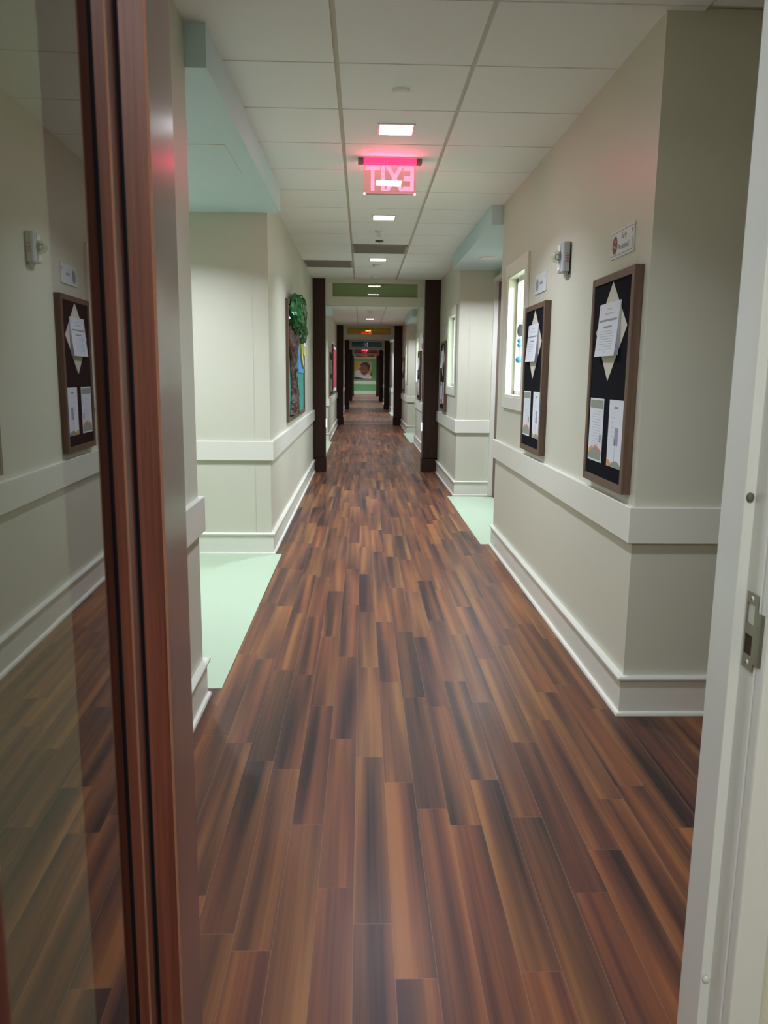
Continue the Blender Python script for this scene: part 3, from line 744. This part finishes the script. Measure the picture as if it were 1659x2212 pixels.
# ------------------------------------------------------------------ fire alarm strobe
o = thing('fire_alarm_strobe', 'grey wall fire alarm with clear strobe dome between the two notice boards', 'fire alarm', (XR, 4.41, 2.05))
b = MB(); b.box((XR-0.008, 4.355, 1.962), (XR, 4.46, 2.128), M['dark_plastic']); b.build('back_plate', o, bevel=0.003)
b = MB(); n = 8; pr = []
ya, yb, d = 4.345, 4.462, 0.045
pr = [(ya, 0.008), (ya, d-0.018)] + [(ya+0.018-0.018*math.cos(t*math.pi/12), d-0.018+0.018*math.sin(t*math.pi/12)) for t in range(1, 7)] + [(yb-0.004, d), (yb, d-0.004), (yb, 0.008)]
b.prism(pr, 1.975, 2.128, M['grey_plastic'], lambda u, v, h: (XR-v, u, h)); body = b.build('housing', o, bevel=0.003)
b = MB()
text_mesh(b, 'FIRE', 0.026, M['red_text'], lambda p, q, h: (XR-0.022+q, ya-0.0004-h, 2.045-p), 0.0003, xs=1.1)
b.build('lettering', body)
b = MB()
prof = [(0.034, 0.0)] + [(0.034*math.cos(t*math.pi/16), 0.012+0.034*math.sin(t*math.pi/16)) for t in range(0, 8)] + [(0.0005, 0.046)]
b.lathe(prof, M['lens'], lambda p, q, h: (XR-d-h, 4.415+p, 2.056+q), 24); b.build('strobe_dome', o)
b = MB(); b.tube([(XR-d-0.004, 4.415, 2.04), (XR-d-0.024, 4.415, 2.045), (XR-d-0.024, 4.415, 2.068), (XR-d-0.004, 4.415, 2.072)], 0.004, M['silver']); b.build('flash_tube', o)
for za, zb in ((2.085, 2.120), (1.985, 2.02)):
    b = MB(); b.box((XR-d-0.004, 4.395, za), (XR-d+0.002, 4.445, zb), M['light_trim']); b.build('reflector', o)
b = MB(); b.box((XR-0.02, 4.37, 1.950), (XR, 4.42, 1.975), M['grey_plastic']); b.build('conduit_cap', o, bevel=0.002)

# ------------------------------------------------------------------ hanging decoration behind the lit window
MX = XR+0.036
o = thing('hanging_mobile', 'blue and silver hanging mobile in the lit window beside the second notice board', 'decoration', (MX, 5.86, 2.13))
b = MB(); b.tube([(MX, 5.88, 2.1365), (MX, 5.878, 2.02)], 0.0018, M['string']); b.tube([(MX, 5.878, 2.02), (MX, 5.85, 1.83), (MX, 5.83, 1.52)], 0.0035, M['string']); b.build('string', o)
b = MB(); b.lathe([(0.0005, -0.008), (0.040, -0.004), (0.046, 0), (0.040, 0.004), (0.0005, 0.008)], M['silver'], lambda p, q, h: (MX+h*0.6-p*0.35, 5.84+p*0.9, 1.745+q)); b.build('silver_disc', o)
for z, r, yy in ((1.672, 0.017, 5.835), (1.640, 0.018, 5.83), (1.535, 0.026, 5.83)):
    b = MB(); n = 10
    b.lathe([(max(0.0005, r*math.sin(math.pi*i/n)), -r*math.cos(math.pi*i/n)) for i in range(n+1)], M['blue_bead'], lambda p, q, h: (MX-0.004+p, yy+q, z+h), 16); b.build('blue_bead', o)

# ------------------------------------------------------------------ tree display board on the left wall
TB0, TB1 = 7.46, 9.53
o = thing('display_board', 'wide brown framed teal display board with a paper tree on the left wall', 'display board', (XL, (TB0+TB1)/2, 0.96))
b = MB(); z0, z1, f, xf = 0.965, 2.10, 0.04, XL+0.028
for a, c in (((XL, TB0, z0), (xf, TB0+f, z1)), ((XL, TB1-f, z0), (xf, TB1, z1)), ((XL, TB0+f, z0), (xf, TB1-f, z0+f)), ((XL, TB0+f, z1-f), (xf, TB1-f, z1))): b.box(a, c, M['frame_wood'])
b.build('frame', o, bevel=0.003)
b = MB(); b.box((XL, TB0+f, z0+f), (XL+0.012, TB1-f, z1-f), M['teal']); b.build('fabric_panel', o)
tree = thing('paper_tree', 'crumpled brown paper tree with shiny green cellophane crown on the display board', 'decoration', (XL+0.012, 8.2, 1.0))
from mathutils import noise as mn
def crumple(us, vs, fn, mt, seed, amp, freq):
    b = MB(); V = []; nu, nv = len(us), len(vs)
    for j, v in enumerate(vs):
        for i, u in enumerate(us):
            p, nrm = fn(u, v); p = Vector(p); nrm = Vector(nrm)
            q = mn.turbulence(p*freq+Vector((seed, 0, 0)), 4, True)-0.5
            V.append(p+nrm*amp*q)
    F = [(j*nu+i, j*nu+i+1, (j+1)*nu+i+1, (j+1)*nu+i) for j in range(nv-1) for i in range(nu-1)]
    b.add(V, F, mt, False); return b
def trunk_fn(u, v):
    # u 0..1 round the front half, v 0..1 up the trunk
    z = 1.02+v*0.86
    yc = 7.95+0.05*math.sin(v*6.0); w = 0.27-0.07*math.sin(math.pi*min(1, v*1.3))+0.05*max(0, v-0.75)
    dpt = 0.050+0.014*math.sin(v*8+0.6)
    a = math.pi*u
    return (XL+0.016+dpt*math.sin(a), yc-w*math.cos(a), z), (math.sin(a), -math.cos(a)*0.6, 0)
crumple([i/36 for i in range(37)], [j/60 for j in range(61)], trunk_fn, M['kraft'], 3, 0.05, 7).build('trunk', tree)
rnd = random.Random(5)
b = MB()
for i in range(42):
    cy = 7.66+rnd.random()*0.85; cz = 1.90+rnd.random()*0.18; R_ = 0.070+rnd.random()*0.045; cx = XL+0.035+rnd.random()*0.035
    if cy > 8.2 and rnd.random() < .5: cz -= 0.07
    V = []; F = []; nu, nv = 16, 10
    for j in range(nv+1):
        for k in range(nu):
            t, ph = math.pi*j/nv, 2*math.pi*k/nu
            d = Vector((math.sin(t)*math.cos(ph)*0.7, math.sin(t)*math.sin(ph), math.cos(t)))
            q = 0.75+0.55*mn.turbulence(d*2.2+Vector((i*3.1, 0, 0)), 3, True)
            p = Vector((cx, cy, cz))+d*R_*q; p.x = max(p.x, XL+0.032 if (p.y < 7.52 or p.z > 2.04) else XL+0.014); V.append(p)
    for j in range(nv):
        for k in range(nu): F.append((j*nu+k, j*nu+(k+1) % nu, (j+1)*nu+(k+1) % nu, (j+1)*nu+k))
    b.add(V, F, M['foil'], False)
b.build('crown', tree)
XB = XL+0.0125
b = MB(); b.prism([(8.72, 1.43), (9.46, 1.42), (9.46, 1.78), (8.62, 1.78)], 0, 0.004, M['blue_card'], lambda u, v, h: (XB+h, u, v))
tag(b.build('blue_card', origin=(XB, 9.0, 1.6)), 'bright blue card on the display board, right of the paper trunk', 'paper')
b = MB(); b.prism([(8.95, 1.80), (9.03, 1.80), (9.05, 1.7), (9.12, 1.6), (9.28, 1.5), (9.33, 1.47), (9.2, 1.50), (9.02, 1.58), (8.95, 1.68)], 0, 0.006, M['yellow_card'], lambda u, v, h: (XB+0.006+h*3, u, v))
tag(b.build('yellow_strip', origin=(XB, 9.1, 1.6)), 'curved yellow paper strip over the blue card', 'paper')
b = MB(); b.prism([(9.2, 1.84), (9.36, 1.84), (9.38, 1.62), (9.22, 1.64)], 0, 0.006, M['yellow_card'], lambda u, v, h: (XB+0.006+h*3, u, v))
b.prism([(9.24, 1.78), (9.4, 1.77), (9.4, 1.72), (9.25, 1.73)], 0, 0.002, M['white_card'], lambda u, v, h: (XB+0.026+h*2, u, v))
tag(b.build('yellow_strip', origin=(XB, 9.3, 1.7)), 'straight yellow paper strip with a white patch, far end of the display board', 'paper')

# ------------------------------------------------------------------ things on the walls further down
def left_board(y0, y1, z0, z1, mt, label):
    o = thing('display_board', label, 'display board', (XL, (y0+y1)/2, z0))
    b = MB(); f = 0.035
    for a, c in (((XL, y0, z0), (XL+0.03, y0+f, z1)), ((XL, y1-f, z0), (XL+0.03, y1, z1)), ((XL, y0+f, z0), (XL+0.03, y1-f, z0+f)), ((XL, y0+f, z1-f), (XL+0.03, y1-f, z1))): b.box(a, c, M['frame_wood'])
    b.build('frame', o)
    b = MB(); b.box((XL, y0+f, z0+f), (XL+0.02, y1-f, z1-f), mt); b.build('panel', o); return o
left_board(17.3, 17.9, 0.94, 1.88, M['felt'], 'narrow black display board beyond the green transom on the left wall')
for k, (za, zb) in enumerate(((1.42, 1.72), (1.03, 1.31))):
    b = MB(); b.box((XL+0.0205, 17.4, za), (XL+0.023, 17.8, zb), M['paper'])
    tag(b.build('flyer', origin=(XL+0.02, 17.6, za)), ('upper' if k == 0 else 'lower')+' white paper on the narrow black board on the left wall', 'paper')
left_board(18.6, 20.9, 0.94, 2.1, M['felt'], 'black framed display board holding a raspberry red sheet on the left wall')
b = MB(); b.box((XL+0.0205, 18.75, 1.08), (XL+0.034, 20.8, 2.0), M['pink_paper'])
tag(b.build('paper_sheet', origin=(XL+0.02, 19.8, 1.08)), 'raspberry red paper sheet on the left wall beyond the green transom', 'paper')
for k, (za, zb) in enumerate(((1.0, 1.08), (2.0, 2.06))):
    b = MB(); b.box((XL+0.0205, 18.8, za), (XL+0.036, 20.8, zb), M['white_card'])
    tag(b.build('paper_border', origin=(XL+0.02, 19.8, za)), ('white paper border below' if k == 0 else 'white paper border above')+' the raspberry red sheet', 'paper')
o = thing('display_board', 'brown display board right behind the right dark post of the nearest opening', 'display board', (XR, 13.6, 0.96))
b = MB(); y0, y1, z0, z1, f = 12.75, 14.45, 0.94, 1.9, 0.04
for a, c in (((XR-0.03, y0, z0), (XR, y0+f, z1)), ((XR-0.03, y1-f, z0), (XR, y1, z1)), ((XR-0.03, y0+f, z0), (XR, y1-f, z0+f)), ((XR-0.03, y0+f, z1-f), (XR, y1-f, z1))): b.box(a, c, M['frame_wood'])
b.build('frame', o)
b = MB(); b.box((XR-0.02, y0+f, z0+f), (XR, y1-f, z1-f), M['kraft']); b.build('panel', o)
bow = thing('red_bow', 'red and white bow on the brown display board behind the right dark post', 'decoration', (XR, 13.6, 1.78))
by, bz, bx = 13.6, 1.90, XR-0.05
for sg in (1, -1):
    b = MB(); b.lathe([(0.0005, 0), (0.03, 0.02), (0.055, 0.08), (0.045, 0.13), (0.0005, 0.15)], M['red_paper'], lambda p, q, h, sg=sg: (bx-0.03-p*0.5, by+sg*h, bz+q), 12); b.build('loop', bow)
b = MB(); b.lathe([(0.0005, -0.04), (0.04, -0.02), (0.04, 0.02), (0.0005, 0.04)], M['white_card'], lambda p, q, h: (bx-0.05-p*0.5, by+q, bz+h), 12); b.build('knot', bow)
for sg in (1, -1):
    b = MB(); b.prism([(by+sg*0.02, bz), (by+sg*0.06, bz), (by+sg*0.11, bz-0.13), (by+sg*0.04, bz-0.12)], 0, 0.004, M['red_paper'], lambda u, v, h: (bx-0.03-h, u, v)); b.build('tail', bow)
b = MB(); b.lathe([(0.0005, -0.07), (0.035, -0.05), (0.05, 0), (0.035, 0.05), (0.0005, 0.07)], M['silver'], lambda p, q, h: (XR-0.06+p, 13.5+q, 2.06+h), 14)
tag(b.build('foil_balloon', origin=(XR-0.06, 13.5, 2.06)), 'small silver foil balloon on the wall above the red bow', 'balloon')
# boards past the yellow transom, seen edge-on
for i, (y0, xs) in enumerate(((29.0, -1), (39.2, -1), (25.2, 1), (29.5, 1), (35.5, 1), (39.5, 1))):
    xw = XL if xs < 0 else XR
    o = thing('display_board', ['pale crowded display board edge-on at left beyond the yellow transom', 'pale display board edge-on at left beyond the blue transom', 'first display board at right beyond the yellow transom',
        'second display board at right beyond the yellow transom', 'first display board at right beyond the blue transom', 'second display board at right beyond the blue transom'][i], 'display board', (xw, y0+1, 1.0))
    b = MB(); b.box((xw, y0, 0.95), (xw-xs*0.03, y0+2.0, 2.1), M['frame_wood']); b.build('frame', o)
    b = MB(); b.box((xw-xs*0.03, y0+0.05, 1.0), (xw-xs*0.036, y0+1.95, 2.05), M['far_board']); b.build('panel', o)

# ------------------------------------------------------------------ child portrait on the end wall
o = thing('portrait_print', 'large square photo print of a child in a white shirt on the green end wall', 'picture', (0.06, Y_END-0.02, 1.06))
x0, x1, z0, z1 = -0.55, 0.67, 1.06, 2.28; ye = Y_END-0.03
b = MB(); b.box((x0, ye, z0), (x1, Y_END-0.0015, z1), M['photo_tan']); cv = b.build('canvas', o)
b = MB(); lay = [0]
def poly(pts, mt):
    lay[0] += 1; d = 0.002*lay[0]
    b.prism([(x0+u*(x1-x0), z0+v*(z1-z0)) for u, v in pts], 0, 0.0015, M[mt], lambda u, v, h: (u, ye-d-h, v))
ell = lambda cx, cy, rx, ry, t=0, n=28: [(cx+rx*math.cos(2*math.pi*i/n)*math.cos(t)-ry*math.sin(2*math.pi*i/n)*math.sin(t), cy+rx*math.cos(2*math.pi*i/n)*math.sin(t)+ry*math.sin(2*math.pi*i/n)*math.cos(t)) for i in range(n)]
poly([(0, 0.48), (0.24, 0.5), (0.3, 0.75), (0.28, 0.93), (0.05, 0.99), (0, 0.99)], 'photo_orange')
poly([(0.86, 0.2), (1, 0.2), (1, 0.55), (0.93, 0.5), (0.86, 0.4)], 'photo_dark')
poly([(0.84, 0.2), (0.9, 0.16), (0.98, 0.5), (0.92, 0.55)], 'photo_orange')
poly([(0, 0.1), (0, 0.42), (0.18, 0.52), (0.34, 0.54), (0.5, 0.32), (0.7, 0.36), (0.82, 0.32), (0.97, 0.16), (0.94, 0.02), (0.55, 0.03), (0.3, 0.1)], 'shirt')
poly([(0, 0), (1, 0), (0.9, 0.03), (0.5, 0.05), (0.25, 0.12), (0, 0.14)], 'photo_dark')
poly(ell(0.63, 0.66, 0.27, 0.30, -0.15), 'hair')
poly(ell(0.56, 0.52, 0.225, 0.30, 0.12), 'skin')
poly(ell(0.30, 0.56, 0.035, 0.06), 'skin'); poly(ell(0.86, 0.56, 0.035, 0.06), 'skin')
poly([(0.34, 0.75), (0.45, 0.84), (0.62, 0.86), (0.78, 0.78), (0.84, 0.6), (0.87, 0.8), (0.7, 0.96), (0.45, 0.93), (0.34, 0.82)], 'hair')
poly(ell(0.46, 0.56, 0.05, 0.022, -0.15), 'face_dark'); poly(ell(0.68, 0.53, 0.05, 0.022, -0.1), 'face_dark')
poly(ell(0.56, 0.47, 0.05, 0.03), 'face_light'); poly(ell(0.56, 0.37, 0.085, 0.024, 0.1), 'face_dark'); poly(ell(0.40, 0.47, 0.05, 0.04), 'face_light')
b.build('child_image', cv)

# ------------------------------------------------------------------ white metal door frame on the right, foreground
o = thing('metal_door_frame', 'white painted metal door jamb at the right edge of the picture', 'door frame', (JX, 1.2, 0))
prof = [(0.604, 1.288), (0.604, 1.210), (0.620, 1.208), (0.620, 1.163), (0.6225, 1.161), (0.6225, 1.157), (0.620, 1.155), (0.620, 1.137), (0.622, 1.133), (0.672, 1.133), (0.672, 1.30), (0.620, 1.30), (0.620, 1.288)]
b = MB(); b.prism(prof, 0, 2.5, M['jamb']); b.build('jamb', o, bevel=0.0015)
# strike plate with two holes, curved lip and screws
b = MB(); S0, S1 = 0.962, 1.086; y0, y1 = 1.163, 1.199; xs = 0.6192
ho = [(1.035, 1.069), (0.985, 1.018)]; hy0, hy1 = y0+0.009, y1-0.004
zs = [S0, ho[1][0], ho[1][1], ho[0][0], ho[0][1], S1]
for a, c in ((zs[0], zs[1]), (zs[2], zs[3]), (zs[4], zs[5])): b.box((xs-0.0015, y0, a), (xs, y1, c), M['steel'])
for a, c in ho: b.box((xs-0.0015, y0, a), (xs, hy0, c), M['steel']); b.box((xs-0.0015, hy1, a), (xs, y1, c), M['steel'])
lip = [(xs-0.0015, y0), (xs-0.0012, y0-0.012), (xs+0.001, y0-0.021), (xs+0.006, y0-0.028), (xs+0.007, y0-0.026), (xs+0.0025, y0-0.020), (xs+0.0003, y0-0.011), (xs, y0)]
b.prism(lip, 0.975, 1.060, M['steel']); sp_ = b.build('strike_plate', o)
b = MB(); b.box((xs, hy0, ho[1][0]), (xs+0.001, hy1, ho[1][1]), M['hole']); b.build('latch_hole', sp_)
for zz in (1.077, 0.973):
    b = MB(); b.lathe([(0.0005, 0.0035), (0.002, 0.0030), (0.0042, 0.0022), (0.0045, 0.0)], M['alu'], lambda p, q, h: (xs-h, 1.181+p, zz+q), 14)
    b.box((xs-0.0038, 1.1803, zz-0.002), (xs-0.0030, 1.1817, zz+0.002), M['hole']); b.build('screw', sp_)
for zz, mt, l in ((1.235, 'rubber', 'dark'), (0.375, 'silencer_white', 'painted')):
    b = MB(); b.lathe([(0.006, 0.0), (0.006, 0.003), (0.004, 0.005), (0.0005, 0.0055)], M[mt], lambda p, q, h: (0.612+p, 1.209-h, zz+q*1.3), 14); s_ = b.build('door_silencer', o); s_['label'] = l+' rubber silencer'

# ------------------------------------------------------------------ open glazed wooden door on the left, foreground
o = thing('glazed_door', 'dark red wooden door leaf with tall glass pane standing open at the left edge', 'door', (-0.22, 0.6, 0.01))
T = math.tan(math.radians(1.5)); gx = lambda y: -0.298+T*(3.69-y)
ZB, ZT = 0.012, 2.12
b = MB(); b.prism([(-0.2620, 0.6935), (-0.2182, 0.6935), (-0.2092, 0.6955), (-0.2085, 0.6968), (-0.2092, 0.7235), (-0.2620, 0.7235)], ZB, ZT, M['mahogany']); st = b.build('stile', o, bevel=0.0006)
b = MB(); b.prism([(-0.2092, 0.6952), (-0.2081, 0.6962), (-0.2081, 0.6978), (-0.2092, 0.6978)], ZB, ZT, M['mahogany_edge']); b.build('worn_highlight', st)
b = MB(); b.prism([(gx(0.690)-0.008, 0.6895), (gx(0.690)+0.0012, 0.6895), (gx(0.690)+0.0012, 0.6935), (gx(0.690)-0.008, 0.6935)], ZB, ZT, M['felt']); b.build('gasket', o)
b = MB(); b.prism([(-0.255, 0.7236), (-0.2064, 0.7236), (-0.2064, 0.7266), (-0.255, 0.7266)], ZB, ZT, M['felt']); b.build('gap_shade', o)  # black strip standing in for the shade of the gap beyond the leaf
b = MB(); b.prism([(gx(0.40)-0.006, 0.40), (gx(0.40), 0.40), (gx(0.691), 0.691), (gx(0.691)-0.006, 0.691)], 0.2, 2.0, M['door_glass']); b.build('glass_pane', o)
b = MB(); b.prism([(-0.2620, 0.30), (-0.2040, 0.30), (-0.2040, 0.408), (-0.2105, 0.423), (-0.2620, 0.423)], ZB, ZT, M['mahogany']); b.build('stile', o, bevel=0.0012)
for za, zb in ((ZB, 0.2), (2.0, ZT)):
    b = MB(); b.prism([(-0.255, 0.42), (-0.212, 0.42), (-0.212, 0.694), (-0.255, 0.694)], za, zb, M['mahogany']); b.build('rail', o)
# wooden jamb of the doorway behind the leaf
o = thing('wooden_door_jamb', 'dark red wooden door jamb right beside the glass door, at the left of the doorway', 'door frame', (-0.34, 1.2, 0))
b = MB(); b.prism([(-0.40, 1.148), (-0.2930, 1.148), (-0.2920, 1.1500), (-0.2920, 1.2925), (-0.40, 1.2925)], 0, 2.5, M['mahogany']); jb = b.build('jamb', o)
b = MB(); b.box((-0.2920, 1.1520, 0), (-0.2910, 1.2925, 2.5), M['mahogany_gloss']); b.build('reveal', jb)
b = MB(); b.prism([(-0.2935, 1.1475), (-0.2905, 1.1500), (-0.2905, 1.1525), (-0.2935, 1.1525)], 0, 2.5, M['mahogany_edge']); b.build('worn_highlight', jb)
b = MB(); b.prism([(-0.3080, 1.1000), (-0.2840, 1.1000), (-0.2840, 1.1470), (-0.3080, 1.1470)], 0, 0.335, M['mahogany']); b.build('plinth_block', o, bevel=0.002)
